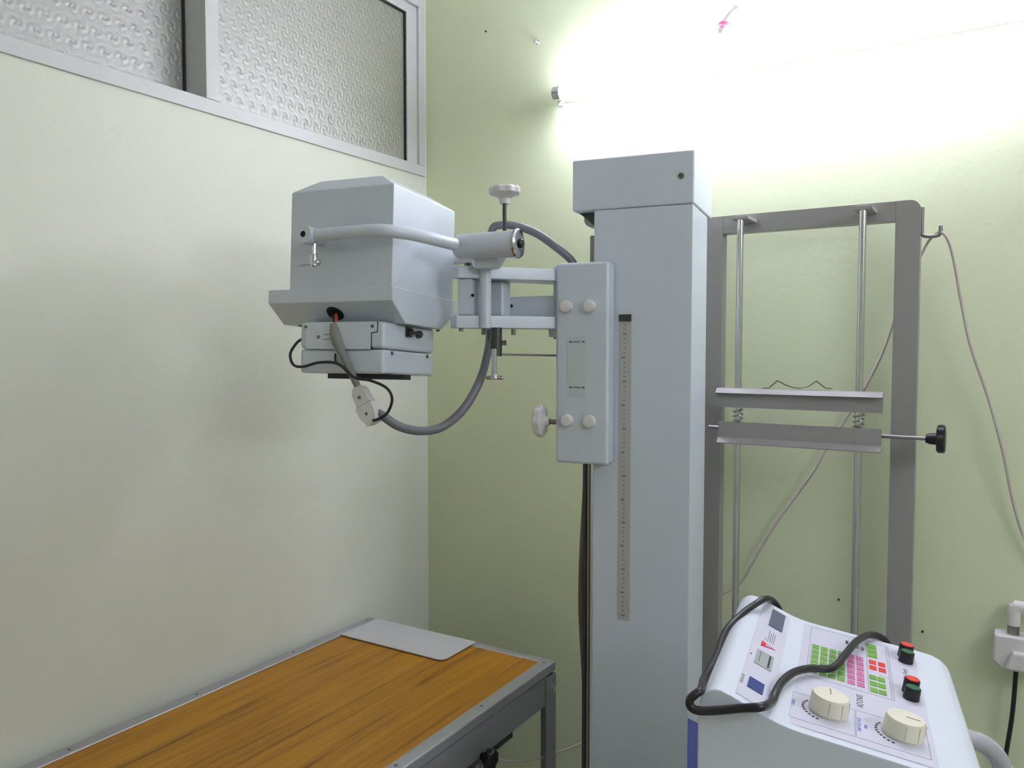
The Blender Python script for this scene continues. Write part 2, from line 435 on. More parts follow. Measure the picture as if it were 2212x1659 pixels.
# carriage
PF = 1.582
ca = part('carriage', box(nb(), -.5655, -.4500, PF, CF - .004, 1.3030, 1.7245, .007, 4), 'enamel', st)
b = nb(); box(b, -.5600, -.5200, CF - .006, 1.845, 1.310, 1.716, .004)
box(b, -.5560, -.4540, 1.816, 1.845, 1.310, 1.716, .004)
part('carriage_body', b, 'enamel', st)
for x, z in ((-.5425, 1.633), (-.4915, 1.633), (-.5402, 1.394), (-.4905, 1.394)):
    b = nb(); lathe(b, (x + .0015, PF + .003, z), (0, -1, 0), [(0, .0135), (.010, .0132), (.014, .0118), (.0155, .008)], 24)
    part('roller_cap', b, 'plastic_white', ca)
lab = part('carriage_label', box(nb(), -.5380, -.4970, PF - .0008, PF + .0002, 1.445, 1.570), 'paper_label', ca, 'pale sticker with arrows and two lines of print')
for z in (1.5595, 1.4640):
    y0, y1 = PF - .0013, PF - .0008
    for x, d in ((-.5350, 1), (-.5000, -1)):
        b = nb(); prism(b, [(x, z), (x + d * .004, z + .0022), (x + d * .004, z + .0006), (x + d * .009, z + .0006), (x + d * .009, z - .0006), (x + d * .004, z - .0006), (x + d * .004, z - .0022)], 'y', y0, y1)
        part('printed_arrow', b, 'ink', lab)
    b = nb()
    for k in range(6): box(b, -.5240 + k * .0023, -.5225 + k * .0023, y0, y1, z - .0015, z + .0015)
    part('printed_line', b, 'ink_grey', lab)['kind'] = 'stuff'
b = nb(); lathe(b, (-.566, 1.603, 1.388), (-1, 0, 0), [(.020, .009), (.026, .010), (.029, .014), (.034, .032), (.038, .0335), (.046, .0335), (.050, .030), (.052, .024)], 64, 8, .055)
kn = part('lock_knob', b, 'knob_white', st, 'white lobed hand knob')
part('knob_stem', cyl(nb(), (-.560, 1.603, 1.388), (-.588, 1.603, 1.388), .006, 12), 'steel', kn)

# swivel bracket between carriage and yoke: two plates with a diagonal front edge
HX, HYc = -.735, 1.452
plan = [(-.742, 1.452), (-.722, 1.442), (-.690, 1.468), (-.566, 1.590), (-.556, 1.600), (-.556, 1.70), (-.60, 1.70), (-.68, 1.60), (-.742, 1.535)]
br = part('bracket_plate', prism(nb(), plan, 'z', 1.6880, 1.7130, .002), 'enamel', st)
br2 = part('bracket_plate', prism(nb(), [(x - .006 if x < -.7 else x, y) for x, y in plan], 'z', 1.5870, 1.6130, .002), 'enamel', st)
part('bracket_back', box(nb(), -.578, -.556, 1.600, 1.70, 1.580, 1.720, .003), 'enamel', st)
part('bracket_tab', box(nb(), -.590, -.560, 1.625, 1.66, 1.712, 1.720, .001), 'enamel', st)
part('bracket_tab', box(nb(), -.590, -.560, 1.605, 1.64, 1.570, 1.588, .001), 'enamel', st)
part('hinge_block', box(nb(), -.7330, -.7030, 1.455, 1.505, 1.6130, 1.6880, .004), 'enamel', st)
part('spacer_block', box(nb(), -.7000, -.6660, 1.535, 1.580, 1.6130, 1.6880, .006, 3), 'enamel', st)
part('spacer_block', box(nb(), -.6800, -.5700, 1.600, 1.66, 1.6130, 1.6580, .003), 'enamel', st)
for q, Y in (((1021, 638), 1.4545), ((1105, 661), 1.5995)):
    c = Sy(q, Y); part('pin_hole', cyl(nb(), (c.x, Y + .001, c.z), (c.x, Y - .001, c.z), .0034, 12), 'hole_black', st)
for q, Y in (((1005, 565), 1.46),):
    c = Sy(q, Y); part('bolt_head', cyl(nb(), (c.x, 1.475, 1.7125), (c.x, 1.475, 1.7205), .0085, 6), 'bolt_steel', st)
for x, y, L in ((-.728, 1.462, .007), (-.690, 1.49, .014), (-.640, 1.53, .014), (-.575, 1.610, .022)):
    part('bolt', cyl(nb(), (x, y, 1.5875), (x, y, 1.5875 - L), .0048, 10), 'steel', st)
# post, barrel and yoke; the yoke and tube head lean back by TILT about the barrel axis
AY, AZ = 1.430, 1.7485
TILT = math.radians(-3.2)
TM = Matrix.Translation((0, AY, AZ)) @ Matrix.Rotation(TILT, 4, 'X') @ Matrix.Translation((0, -AY, -AZ))
b = nb(); cyl(b, (-.678, 1.474, 1.587), (-.678, 1.474, 1.735), .0118, 20)
prism(b, [(-.689, 1.705), (-.648, 1.705), (-.628, 1.735), (-.689, 1.735)], 'y', 1.440, 1.478, .003)
part('swivel_post', b, 'enamel', st)
b = nb(); lathe(b, (-.722, AY, AZ), (1, 0, 0), [(0, .020), (.006, .024), (.040, .0255), (.128, .0262), (.130, .0255)], 32)
ba = part('yoke_barrel', b, 'enamel', st)
part('barrel_ring', lathe(nb(), (-.5925, AY, AZ), (1, 0, 0), [(0, .0265), (.001, .0290), (.005, .0290), (.008, .0265), (.009, .016), (.0075, .012)], 32), 'chrome', ba, 'chrome end ring')
part('barrel_screw', lathe(nb(), (-.585, AY, AZ), (1, 0, 0), [(0, .009), (.005, .009), (.007, .007)], 20), 'black_plastic', ba, 'black end screw')
part('knob_stem', cyl(nb(), (-.617, AY, AZ + .02), (-.617, AY, AZ + .085), .004, 10), 'steel_dark', ba)
b = nb(); lathe(b, (-.617, AY, AZ + .078), (0, 0, 1), [(0, .010), (.010, .011), (.014, .016), (.018, .028), (.021, .0305), (.029, .0305), (.033, .027), (.034, .018)], 64, 8, .06)
part('lock_knob', b, 'knob_white', st, 'white lobed hand knob')
PZ = 1.752
HXc = -.9520            # x of the tilt pivots
for s in (-1, 1):
    yo = AY + s * .168
    pts = [(HXc + .006, yo, PZ), (-.90, yo, PZ + .001), (-.85, yo, PZ + .002), (-.805, yo, PZ + .002), (-.775, AY + s * .156, PZ + .001),
           (-.748, AY + s * .120, PZ), (-.728, AY + s * .070, PZ - .002), (-.712, AY + s * .025, AZ)]
    yk = part('yoke_arm', tube(nb(), pts, .0122, 18), 'enamel', st, None, TM)
    b = nb(); cyl(b, (HXc, yo + (-s) * .0395, PZ), (HXc, yo + s * .008, PZ), .0125, 24)
    ringpipe(b, (HXc, yo - s * .010, PZ), (HXc, yo + s * .020, PZ), .0180, .0062)
    part('yoke_collar', b, 'enamel', yk, None, TM)
    b = nb(); cyl(b, (HXc, yo + s * .004, PZ), (HXc, yo + s * .0195, PZ), .0061, 20)
    part('collar_bore', b, 'hole_black', yk, None, TM)
    b = nb(); cyl(b, (HXc + .012, yo, PZ - .016), (HXc + .012, yo, PZ - .042), .0042, 10); lathe(b, (HXc + .012, yo, PZ - .036), (0, 0, -1), [(0, .0055), (.002, .0072), (.022, .0072), (.024, .005)], 14)
    cyl(b, (HXc + .012, yo, PZ - .055), (HXc - .017, yo - .004, PZ - .057), .0022, 8); lathe(b, (HXc + .018, yo, PZ - .052), (1, 0, 0), [(0, .006), (.006, .0062), (.008, .004)], 12)
    part('clamp_lever', b, 'chrome', yk, None, TM)
# clamp and T handle under the post
b = nb(); cyl(b, (-.654, 1.474, 1.588), (-.654, 1.474, 1.530), .0115, 16); cyl(b, (-.650, 1.462, 1.566), (-.650, 1.462, 1.545), .0125, 12); cyl(b, (-.640, 1.468, 1.562), (-.640, 1.468, 1.552), .010, 10)
part('shaft_end', b, 'steel_dark', st)
b = nb(); cyl(b, (-.654, 1.464, 1.545), (-.654, 1.464, 1.490), .0056, 12); cyl(b, (-.672, 1.464, 1.4865), (-.634, 1.464, 1.4865), .0040, 10, .001); lathe(b, (-.654, 1.464, 1.494), (0, 0, -1), [(0, .006), (.006, .009), (.009, .009), (.011, .006)], 16)
part('tee_handle', b, 'chrome', st)
a, c = Sy((1060, 765), 1.464), Sy((1202, 768), 1.61)
part('stay_rod', box(nb(), 0, 1, 0, 1, 0, 1) if False else tube(nb(), [a, (a * .5 + c * .5), c], .0022, 8), 'steel', st)

# ---------------------------------------------------------------- tube head
hd = thing('xray_tube_head', 'pale blue-grey box x-ray tube head hanging in a forked yoke', 'x-ray head', (-.91, AY, 1.49), True)
hx0, hx1, hy0, hy1 = -1.028, -.791, 1.302, 1.556
zt, zl = 1.850, 1.640
b = nb()
q0 = [(hx0, hy0), (hx1, hy0), (hx1, hy1), (hx0, hy1)]
ins = (.046, .032)
lv = [(zl, 0, 0), (zt, 0, 0), (zt + .027, ins[0], ins[1])]
rings = []
for z, ix, iy in lv:
    rings.append([b.verts.new(v) for v in ((hx0 + ix, hy0 + iy, z), (hx1 - ix, hy0 + iy, z), (hx1 - ix, hy1 - iy, z), (hx0 + ix, hy1 - iy, z))])
for i in range(2):
    for k in range(4): b.faces.new((rings[i][k], rings[i][(k + 1) % 4], rings[i + 1][(k + 1) % 4], rings[i + 1][k]))
b.faces.new(rings[0][::-1]); b.faces.new(rings[-1])
bmesh.ops.bevel(b, geom=b.edges[:], offset=.0025, segments=2, profile=.5, affect='EDGES')
part('housing', b, 'enamel', hd, None, TM)
tx0, tx1 = -1.0790, -.7880
b = prism(nb(), [(1.300, 1.656), (1.300, 1.6290), (1.350, 1.5895), (1.500, 1.5895), (1.566, 1.6290), (1.566, 1.656)], 'x', tx0, tx1, .002)
tray = part('lower_tray', b, 'enamel', hd, None, TM)
# cable hole in the sloped front of the tray
n = Vector((0, -.0395, -.050)).normalized()
hc = Splane((724, 677), TM @ Vector((-.9, 1.325, 1.609)), (TM.to_3x3() @ n))
hn = TM.to_3x3() @ n
b = nb(); lathe(b, hc - hn * .002, hn, [(0, .0185), (.0025, .0185), (.0045, .0165), (.005, .0140)], 28)
part('cable_grommet', b, 'hole_black', tray)
# collimator
kx0, kx1, ky0, ky1 = -1.0030, -.8085, 1.306, 1.508
b = nb(); box(b, kx0, kx1, ky0, ky1, 1.5385, 1.5905, .007, 3)
co = part('collimator', b, 'enamel', hd, None, TM)
part('collimator_base', box(nb(), kx0 + .001, kx1 - .001, ky0 + .001, ky1 - .001, 1.4900, 1.5375, .006, 3), 'enamel', hd, None, TM)
b = prism(nb(), [(kx0 + .016, 1.5370), (kx1 - .028, 1.5370), (kx1 - .028, 1.569), (kx1 - .015, 1.571), (kx1 - .015, 1.590), (kx0 + .016, 1.590)], 'y', ky0 - .003, ky0 + .004, .0006)
fp = part('front_panel', b, 'enamel', co, None, TM)
part('panel_gap', prism(nb(), [(kx1 - .0285, 1.5372), (kx1 - .0265, 1.5372), (kx1 - .0265, 1.5678), (kx1 - .0135, 1.5698), (kx1 - .0135, 1.589), (kx1 - .0153, 1.589), (kx1 - .0153, 1.5712), (kx1 - .0285, 1.5692)], 'y', ky0 - .0008, ky0 + .004), 'hole_black', co, None, TM)
for x, z in ((kx0 + .016, 1.581), (kx1 - .024, 1.581), (kx0 + .047, 1.561)):
    part('panel_screw', lathe(nb(), (x, ky0 - .002, z), (0, -1, 0), [(0, .0034), (.0015, .0034), (.0024, .002)], 10), 'bolt_steel', fp, None, TM)
b = nb()
for k in range(2): box(b, -.945 + .0, -.905, ky0 - .0034, ky0 - .0029, 1.565 - .009 * k, 1.5664 - .009 * k)
part('panel_print', b, 'ink_grey', fp, None, TM)
b = nb(); box(b, kx1 - .001, kx1 + .004, 1.385, 1.407, 1.566, 1.586, .001); cyl(b, (kx1 + .003, 1.394, 1.576), (kx1 + .012, 1.394, 1.576), .006, 14); cyl(b, (kx1 + .010, 1.396, 1.576), (kx1 + .012, 1.432, 1.574), .0028, 10); cyl(b, (kx1, 1.432, 1.574), (kx1 + .010, 1.432, 1.574), .0075, 14, .001)
part('side_latch', b, 'steel_dark', co, 'small dark steel latch', TM)
for y, z in ((1.338, 1.531), (1.478, 1.531)):
    part('side_screw', lathe(nb(), (kx1 - .002, y, z), (1, 0, 0), [(0, .004), (.003, .004), (.004, .002)], 10), 'bolt_steel', hd, None, TM)
pa, pb = Sy((717, 812), 1.322), Sy((880, 820), 1.322)
part('cone_plate', box(nb(), pa.x, pb.x, 1.322, 1.350, 1.4800, 1.4900, .001), 'black_plastic', hd, 'black strip under the collimator', TM)
for x, y in ((tx0 + .035, 1.36), (tx1 - .02, 1.52)):
    part('tray_screw', lathe(nb(), (x, y, 1.5905), (0, 0, -1), [(0, .0045), (.003, .0045), (.004, .003)], 10), 'bolt_steel', tray, None, TM)

# ---------------------------------------------------------------- cables of the tube head
YK = 1.290
hcY = hc.y
cb = thing('tube_head_lead', 'grey sleeved lead with white plug hanging from the tube head', 'cable', Sy((780, 880), YK), True)
w0 = hc + hn * .001
pts = [w0, Sy((722, 700), 1.297), Sy((728, 735), YK), Sy((745, 775), YK - .004), Sy((762, 812), YK - .004), Sy((775, 840), YK - .002)]
part('sleeve', tube(nb(), pts[1:], lambda s: .0080 + .0035 * math.sin(min(1, s * 2.2) * math.pi) - .0015 * s, 12), 'sleeve_grey', cb, 'grey cloth sleeve')
part('red_wire', tube(nb(), [w0 + Vector((.003, 0, 0)), Sy((726, 690), 1.300), Sy((724, 702), 1.296)], .0032, 8), 'wire_red', cb)
part('dark_wire', tube(nb(), [w0 + Vector((-.005, 0, -.002)), Sy((721, 692), 1.300), Sy((720, 704), 1.296)], .0028, 8), 'cable_brown', cb)
d = (Sy((803, 905), YK) - Sy((772, 838), YK)).normalized(); u = Vector((0, 1, 0)); w = d.cross(u)
def oriented(c, d, u, w, poly, half, bev=.0015):
    t = nb(); prism(t, poly, 'y', -half, half, bev)
    t.transform(Matrix(((w.x, u.x, d.x, c.x), (w.y, u.y, d.y, c.y), (w.z, u.z, d.z, c.z), (0, 0, 0, 1)))); return t
c0 = Sy((773, 836), YK)
pl = part('plug_half', oriented(c0, d, u, w, [(-.008, 0), (.008, 0), (.0150, .011), (.0155, .034), (.0180, .0375), (-.0180, .0375), (-.0155, .034), (-.0150, .011)], .010, .0008), 'plastic_white', cb, 'white plastic plug half')
c1 = c0 + d * .0385
pl2 = part('plug_half', oriented(c1, d, u, w, [(-.0195, 0), (.0195, 0), (.0190, .024), (.0165, .027), (.0120, .040), (-.0110, .040), (-.0150, .027), (-.0180, .024)], .0125, .0008), 'plastic_white', cb, 'white plastic socket half')
for pp, cc, dd in ((pl, c0, .022), (pl2, c1, .018)):
    c = cc + d * dd + Vector((0, -.0115, 0)); part('plug_screw', lathe(nb(), c, (0, -1, 0), [(0, .0032), (.001, .0032), (.0016, .001)], 10), 'bolt_steel', pp)
hp = [Sy((806, 888), 1.292), Sy((826, 898), 1.300), Sy((862, 921), 1.33), Sy((908, 931), 1.37), Sy((955, 922), 1.41), Sy((1000, 885), 1.44), Sy((1034, 828), 1.475), Sy((1051, 772), 1.52), Sy((1058, 722), 1.575), Sy((1060, 650), 1.605),
      Sy((1057, 560), 1.610), Sy((1063, 497), 1.612), Sy((1084, 486), 1.616), Sy((1118, 489), 1.626), Sy((1160, 505), 1.640), Sy((1200, 533), 1.655), Sy((1228, 556), 1.668), Sy((1240, 571), 1.674)]
solo('tube_hose', tube(nb(), hp, .0088, 14), 'hose_grey', 'thick grey hose looping from the tube head up over the swivel bracket', 'hose', hp[3], True)
bc = thing('black_flex', 'thin black wire looped around the collimator and the white plug', 'wire', Sy((700, 790), 1.286), True)
p1 = [Sy((654, 731), 1.302), Sy((640, 742), 1.296), Sy((627, 765), 1.290), Sy((634, 788), 1.285), Sy((655, 792), 1.280), Sy((690, 783), 1.276), Sy((730, 786), 1.274), Sy((765, 815), 1.270), Sy((800, 822), 1.270), Sy((835, 838), 1.274), Sy((847, 862), 1.276), Sy((838, 890), 1.280), Sy((822, 903), 1.282), Sy((805, 909), 1.276)]
part('long_loop', tube(nb(), p1, .0028, 8), 'wire_black', bc)
p2 = [Sy((730, 752), 1.304), Sy((724, 770), 1.292), Sy((728, 785), 1.280), Sy((745, 795), 1.274)]
part('short_loop', tube(nb(), p2, .0019, 8), 'wire_black', bc)
# lead running down the left side of the column
cp = [Sy((1272, 980), 1.715), Sy((1268, 1030), 1.715), Sy((1263, 1120), 1.715), Sy((1258, 1220), 1.715), Sy((1257, 1320), 1.715), Sy((1262, 1420), 1.715), Sy((1267, 1520), 1.715), Sy((1268, 1659), 1.715), Sy((1269, 1900), 1.715)]
cp.append(Vector((cp[-1].x, 1.715, .009)))
solo('column_lead', tube(nb(), cp, .0085, 10), 'cable_olive', 'olive grey lead hanging down the left side of the column', 'cable', (cp[-1].x, 1.715, 0), True)

# ---------------------------------------------------------------- examination table
TZ = .76
tx0, tx1, ty1, ty0 = -1.551, -.9315, 1.7285, -.20
tb = thing('examination_table', 'wood-topped examination table with aluminium edging along the left wall', 'table', ((tx0 + tx1) / 2, (ty0 + ty1) / 2, 0))
EW = .034
part('table_top', box(nb(), tx0 + .01, tx1 - .01, ty0 + .01, ty1 - .01, TZ - .022, TZ - .0012), 'wood_laminate', tb)
def edging(x0, x1, y0, y1):
    return box(nb(), x0, x1, y0, y1, TZ - .024, TZ + .001, .004, 3)
ed = [part('edging', edging(tx1 - EW, tx1, ty0, ty1), 'aluminium_plain', tb), part('edging', edging(tx0, tx0 + EW, ty0, ty1), 'aluminium_plain', tb),
      part('edging', edging(tx0 + EW, tx1 - EW, ty1 - EW * .8, ty1), 'aluminium_plain', tb), part('edging', edging(tx0 + EW, tx1 - EW, ty0, ty0 + EW), 'aluminium_plain', tb)]
for e, xs in ((ed[0], tx1 - .019), (ed[1], tx0 + .017)):
    for y in (1.70, 1.42, 1.13, .84, .55, .26, -.03):
        part('edging_screw', lathe(nb(), (xs, y, TZ), (0, 0, 1), [(0, .0036), (.0016, .0034), (.0022, .0018)], 10), 'bolt_steel', e)
SK = .003
for nm, bx in (('skirt_rail', (tx1 - SK - .03, tx1 - SK, ty0 + .03, ty1 - .035)), ('skirt_rail', (tx0 + SK, tx0 + SK + .03, ty0 + .03, ty1 - .035)), ('skirt_rail', (tx0 + .05, tx1 - .05, ty1 - .055, ty1 - .025)), ('skirt_rail', (tx0 + .05, tx1 - .05, ty0 + .025, ty0 + .055))):
    part(nm, box(nb(), bx[0], bx[1], bx[2], bx[3], TZ - .098, TZ - .026, .002), 'table_grey', tb)
for sx, xx in ((1, tx1 - SK + .003), (-1, tx0 + SK - .003)):
    for sy, yy in ((1, ty1 + .001), (-1, ty0 - .001)):
        a, c = xx - sx * .042, yy - sy * .05
        b = prism(nb(), [(xx, yy), (xx, c), (xx - sx * .005, c), (xx - sx * .005, yy - sy * .005), (a, yy - sy * .005), (a, yy)], 'z', 0, TZ - .03, .0012)
        lg = part('leg', b, 'table_grey', tb)
        b = nb(); lathe(b, (xx - sx * .001, yy - sy * .022, TZ - .062), (sx, 0, 0), [(0, .010), (.002, .010), (.003, .0075), (.008, .007), (.010, .004)], 14)
        part('leg_bolt', b, 'chrome', lg)
# cassette carrier under the top with black knob
kp = Wx((1063, 1641), -.905)
ccx = -1.02; cy0 = kp.y
b = nb(); box(b, -1.45, -.975, cy0 - .16, cy0 + .20, TZ - .150, TZ - .128, .002); box(b, -1.45, -.985, cy0 - .14, cy0 - .12, TZ - .128, TZ - .024); box(b, -1.45, -.985, cy0 + .15, cy0 + .17, TZ - .128, TZ - .024)
ck = part('cassette_carrier', b, 'steel_dark', tb)
part('carrier_knob', lathe(nb(), (-.952, kp.y, kp.z), (1, 0, 0), [(.020, .008), (.030, .010), (.034, .019), (.046, .021), (.052, .018), (.054, .010)], 48, 7, .08), 'black_plastic', ck, 'black lobed knob')
part('knob_stem', cyl(nb(), (-.98, kp.y, kp.z), (-.928, kp.y, kp.z), .005, 10), 'steel', ck)
b = nb(); box(b, -.980, -.955, kp.y - .055, kp.y + .045, TZ - .130, TZ - .098, .003); cyl(b, (-.965, kp.y + .03, TZ - .125), (-.965, kp.y + .03, TZ - .160), .010, 12)
part('carrier_clamp', b, 'steel', ck)
part('cassette_tray', box(nb(), -1.42, -.965, cy0 - .13, cy0 + .12, TZ - .172, TZ - .152, .003), 'sheet_grey', ck)
# grey sheet lying on the far corner
px0, px1, py0, py1 = -1.516, -1.169, 1.573, 1.722
b = prism(nb(), [(px0, py0), (px1 - .02, py0), (px1 - .009, py0 + .003), (px1 - .002, py0 + .011), (px1, py0 + .022), (px1, py1), (px0, py1)], 'z', TZ + .0012, TZ + .0042, .0008)
solo('grey_sheet', b, 'sheet_grey', 'plain grey rectangular sheet lying on the far corner of the wooden table', 'sheet', ((px0 + px1) / 2, (py0 + py1) / 2, TZ + .0012))
# pale cord slung below the table
pts = [Wx((1074, 1640), -.93), Wy((1100, 1644), 1.50), Wy((1140, 1643), 1.62), Wy((1190, 1630), 1.72), Wy((1256, 1604), 1.86), Wy((1300, 1570), 1.95), Wy((1330, 1545), 2.03)]
solo('slack_cord', tube(nb(), pts, .0024, 8), 'cord_white', 'thin white cord slung between the table underside and the back wall', 'cord', pts[-1])

# ---------------------------------------------------------------- cassette stand by the back wall
FY = BY - .090
cs = thing('cassette_stand', 'grey upright frame with two steel rods and cassette clamp bars by the back wall', 'cassette stand', (-.38, FY, 0))
fx0, fx1, fi0, fi1 = -.640, -.1535, -.5885, -.2037
ft = Wy((1970, 431), FY).z; fib = Wy((1935.7, 476.7), FY).z
def rounded(x0, x1, z0, z1, r, corner):
    P = [(x0, z0), (x1, z0)]
    for k in range(7):
        a = math.pi / 2 * k / 6
        P.append((x1 - r + r * math.cos(a), z1 - r + r * math.sin(a)))
    return P + [(x0, z1)]
b = prism(nb(), rounded(fi1, fx1, .0, ft, .022, 1), 'y', FY, FY + .036, .001); part('post', b, 'enamel_grey', cs)
part('post', box(nb(), fx0, fi0, FY, FY + .036, 0, ft, .002), 'enamel_grey', cs)
part('top_rail', box(nb(), fi0, fi1, FY, FY + .036, fib, ft - .0003, .001), 'enamel_grey', cs)
part('foot_rail', box(nb(), fi0, fi1, FY, FY + .036, .10, .16, .001), 'enamel_grey', cs)
for x in (fx0 + .026, fx1 - .026):
    part('foot', box(nb(), x - .024, x + .024, FY - .12, FY + .085, 0, .02, .002), 'enamel_grey', cs)
RY = BY - .160
rods = []
for q in ((1598, 600), (1862, 560)):
    x = Wy(q, RY).x; rods.append(x)
    zt_ = Wy((q[0], 473 if q[0] < 1700 else 452), RY).z
    part('guide_rod', cyl(nb(), (x, RY, .13), (x, RY, zt_), .0078, 16), 'chrome', cs)
    part('rod_bracket', box(nb(), x - .018, x + .020, RY - .010, FY + .002, zt_ - .002, zt_ + .006, .001), 'enamel_grey', cs)
    part('rod_bracket', box(nb(), x - .018, x + .020, RY - .010, FY + .002, .12, .13, .001), 'enamel_grey', cs)
BFY = RY - .020
def bar_pts(*qs): return [Wy(q, BFY) for q in qs]
a = bar_pts((1549, 838), (1908, 848), (1908, 893), (1556, 912), (1905, 925), (1905, 978))
ux0, ux1, uz1, uz0 = a[0].x, a[1].x, a[0].z, a[2].z
b = prism(nb(), [(BFY - .003, uz1), (BFY + .030, uz1), (BFY + .030, uz1 - .003), (BFY + .003, uz1 - .003), (BFY + .003, uz0), (BFY, uz0), (BFY, uz1 - .006), (BFY - .012, uz1 - .012), (BFY - .014, uz1 - .0105)], 'x', ux0, ux1)
ub = part('clamp_bar', b, 'enamel_grey', cs)
lz1, lz0 = (a[3].z + a[4].z) / 2, a[5].z
b = prism(nb(), [(BFY + .030, lz0), (BFY - .013, lz0), (BFY - .014, lz0 + .002), (BFY, lz0 + .014), (BFY, lz1), (BFY + .003, lz1), (BFY + .003, lz0 + .003), (BFY + .030, lz0 + .003)], 'x', ux0 + .004, ux1 - .002)
lb = part('clamp_bar', b, 'enamel_grey', cs)
for x in rods:
    pts = []
    for k in range(0, 61):
        an = k * 2 * math.pi / 10
        pts.append((x + .0115 * math.cos(an), RY + .0115 * math.sin(an), lz1 - .015 + (uz0 - lz1 + .030) * k / 60))
    part('coil_spring', tube(nb(), pts, .0014, 5, 1, False), 'steel', cs)
wv = [Wy(q, BFY + .008) for q in ((1646, 839), (1660, 839), (1678, 823), (1700, 834), (1722, 839), (1744, 836), (1762, 824), (1782, 839), (1796, 840))]
b = nb(); P = smooth(wv[1:-1], 1)
P2 = [wv[0], wv[1], wv[2]] + smooth(wv[2:7], 5)[1:] + [wv[7], wv[8]]
for i in range(len(P2) - 1):
    for yy in (0,):
        A, B2 = P2[i], P2[i + 1]
        up = Vector((0, 0, .0011))
        vs_ = [b.verts.new(v + Vector((0, dy, 0)) + dz) for dy in (0, .012) for dz in (Vector((0, 0, 0)), up) for v in (A, B2)]
        for f in ((0, 1, 3, 2), (4, 6, 7, 5), (0, 4, 5, 1), (2, 3, 7, 6), (0, 2, 6, 4), (1, 5, 7, 3)): b.faces.new([vs_[k] for k in f])
for v in b.verts: v.co.z = max(v.co.z, uz1 + .0002)
part('leaf_spring', b, 'spring_brown', ub, 'thin bent leaf spring')
kz = Wy((1950, 945), RY).z
xk = Wy((2006, 948), RY).x
part('clamp_screw', cyl(nb(), (Wy((1530, 930), RY).x, RY + .004, kz), (xk, RY + .004, kz), .0044, 12), 'steel', lb)
b = nb(); lathe(b, (xk - .006, RY + .004, kz), (1, 0, 0), [(0, .009), (.005, .010), (.006, .0115), (.020, .0125), (.021, .026), (.024, .029), (.034, .029), (.037, .026), (.038, .015)], 56, 7, .06)
part('clamp_knob', b, 'black_plastic', lb, 'black lobed hand knob')
h0 = Vector((fx1 + .002, FY + .012, Wy((1993, 446), FY).z)); hz = Wy((1993, 510), FY).z
hx = Wy((2031, 510), FY).x
pts = [h0, (h0.x, h0.y, hz + .012), (h0.x + .003, h0.y, hz + .003), (h0.x + .012, h0.y, hz), (hx - .010, h0.y, hz), (hx - .002, h0.y, hz + .003), (hx, h0.y, hz + .012), (hx, h0.y, Wy((2033, 486), FY).z)]
part('hook', tube(nb(), pts, .0042, 10, 5), 'steel', cs, 'bent steel hook')
# white cord hung over the hook
hky = h0.y
hq = [Wy((1545, 1300), BY - .025), Wy((1560, 1284), BY - .025), Wy((1600, 1258), BY - .02), Wy((1640, 1190), BY - .02), Wy((1680, 1125), BY - .02), Wy((1722, 1068), BY - .02), Wy((1760, 1015), BY - .02), Wy((1785, 970), BY - .02), Wy((1830, 900), BY - .02), Wy((1868, 838), BY - .02), Wy((1905, 765), BY - .02), Wy((1935, 682), BY - .022), Wy((1972, 590), BY - .028), Wy((1996, 538), BY - .04), Wy((2012, 514), BY - .060), Wy((2030, 503), hky), Wy((2046, 515), hky), Wy((2060, 560), hky + .01), Wy((2076, 650), hky + .02), Wy((2096, 745), hky + .03), Wy((2135, 860), hky + .04), Wy((2165, 970), BY - .03), Wy((2190, 1090), BY - .02), Wy((2216, 1170), BY - .015), Wy((2270, 1280), BY - .01), (.17, BY - .01, .75), (.185, BY - .01, .40), (.19, BY - .01, .08), (.20, BY - .02, .006)]
hq[15].z = hz + .0075
solo('hanging_cord', tube(nb(), hq, .0032, 8), 'cord_white', 'thin white cord looped over the steel hook and hanging down the back wall', 'cord', (.20, BY - .02, 0))

# ---------------------------------------------------------------- socket on the back wall
sk = thing('wall_socket', 'white moulded wall socket box with conduit elbow at the right edge', 'socket', (Wy((2185, 1420), BY).x + .02, BY, Wy((2185, 1420), BY).z))
sy = BY - .05
sl = Wy((2145, 1370), sy).x; szt = Wy((2150, 1370), sy).z; szb = Wy((2165, 1447), sy).z
b = prism(nb(), [(sl, szb + .018), (sl + .020, szb), (sl + .095, szb), (sl + .110, szb + .018), (sl + .108, szt), (sl + .002, szt)], 'y', sy, BY - .0005, .005, 3)
bo = part('socket_body', b, 'plastic_white', sk)
fl = Wy((2172, 1440), sy - .02).x
part('socket_face', prism(nb(), [(fl, szb + .008), (fl + .055, szb + .008), (fl + .048, szt - .030), (fl + .012, szt - .030)], 'y', sy - .016, sy + .004, .004, 3), 'plastic_white', bo)
ex_ = Wy((2190, 1330), BY - .028).x
b = nb(); lathe(b, (ex_, BY - .028, szt - .002), (0, 0, 1), [(k * .0012, .0105 + (.0012 if k % 2 else 0)) for k in range(22)], 18)
part('threaded_nipple', b, 'steel', sk)
ez = Wy((2190, 1305), BY - .028).z
pts = [(ex_, BY - .028, szt + .020), (ex_, BY - .028, ez - .018), (ex_ + .004, BY - .028, ez - .008), (ex_ + .018, BY - .028, ez - .004), (ex_ + .16, BY - .028, ez - .004), (RX - .001, BY - .028, ez - .004)]
part('conduit_elbow', tube(nb(), pts, .0128, 16, 6), 'plastic_white', sk)
kx = Wy((2195, 1456), sy + .02)
pts = [(kx.x, BY - .03, szb + .004), Wy((2187, 1540), BY - .03), Wy((2173, 1630), BY - .03), Wy((2160, 1720), BY - .03), Wy((2140, 1900), BY - .03)]
pts.append(Vector((pts[-1].x, BY - .03, .006)))
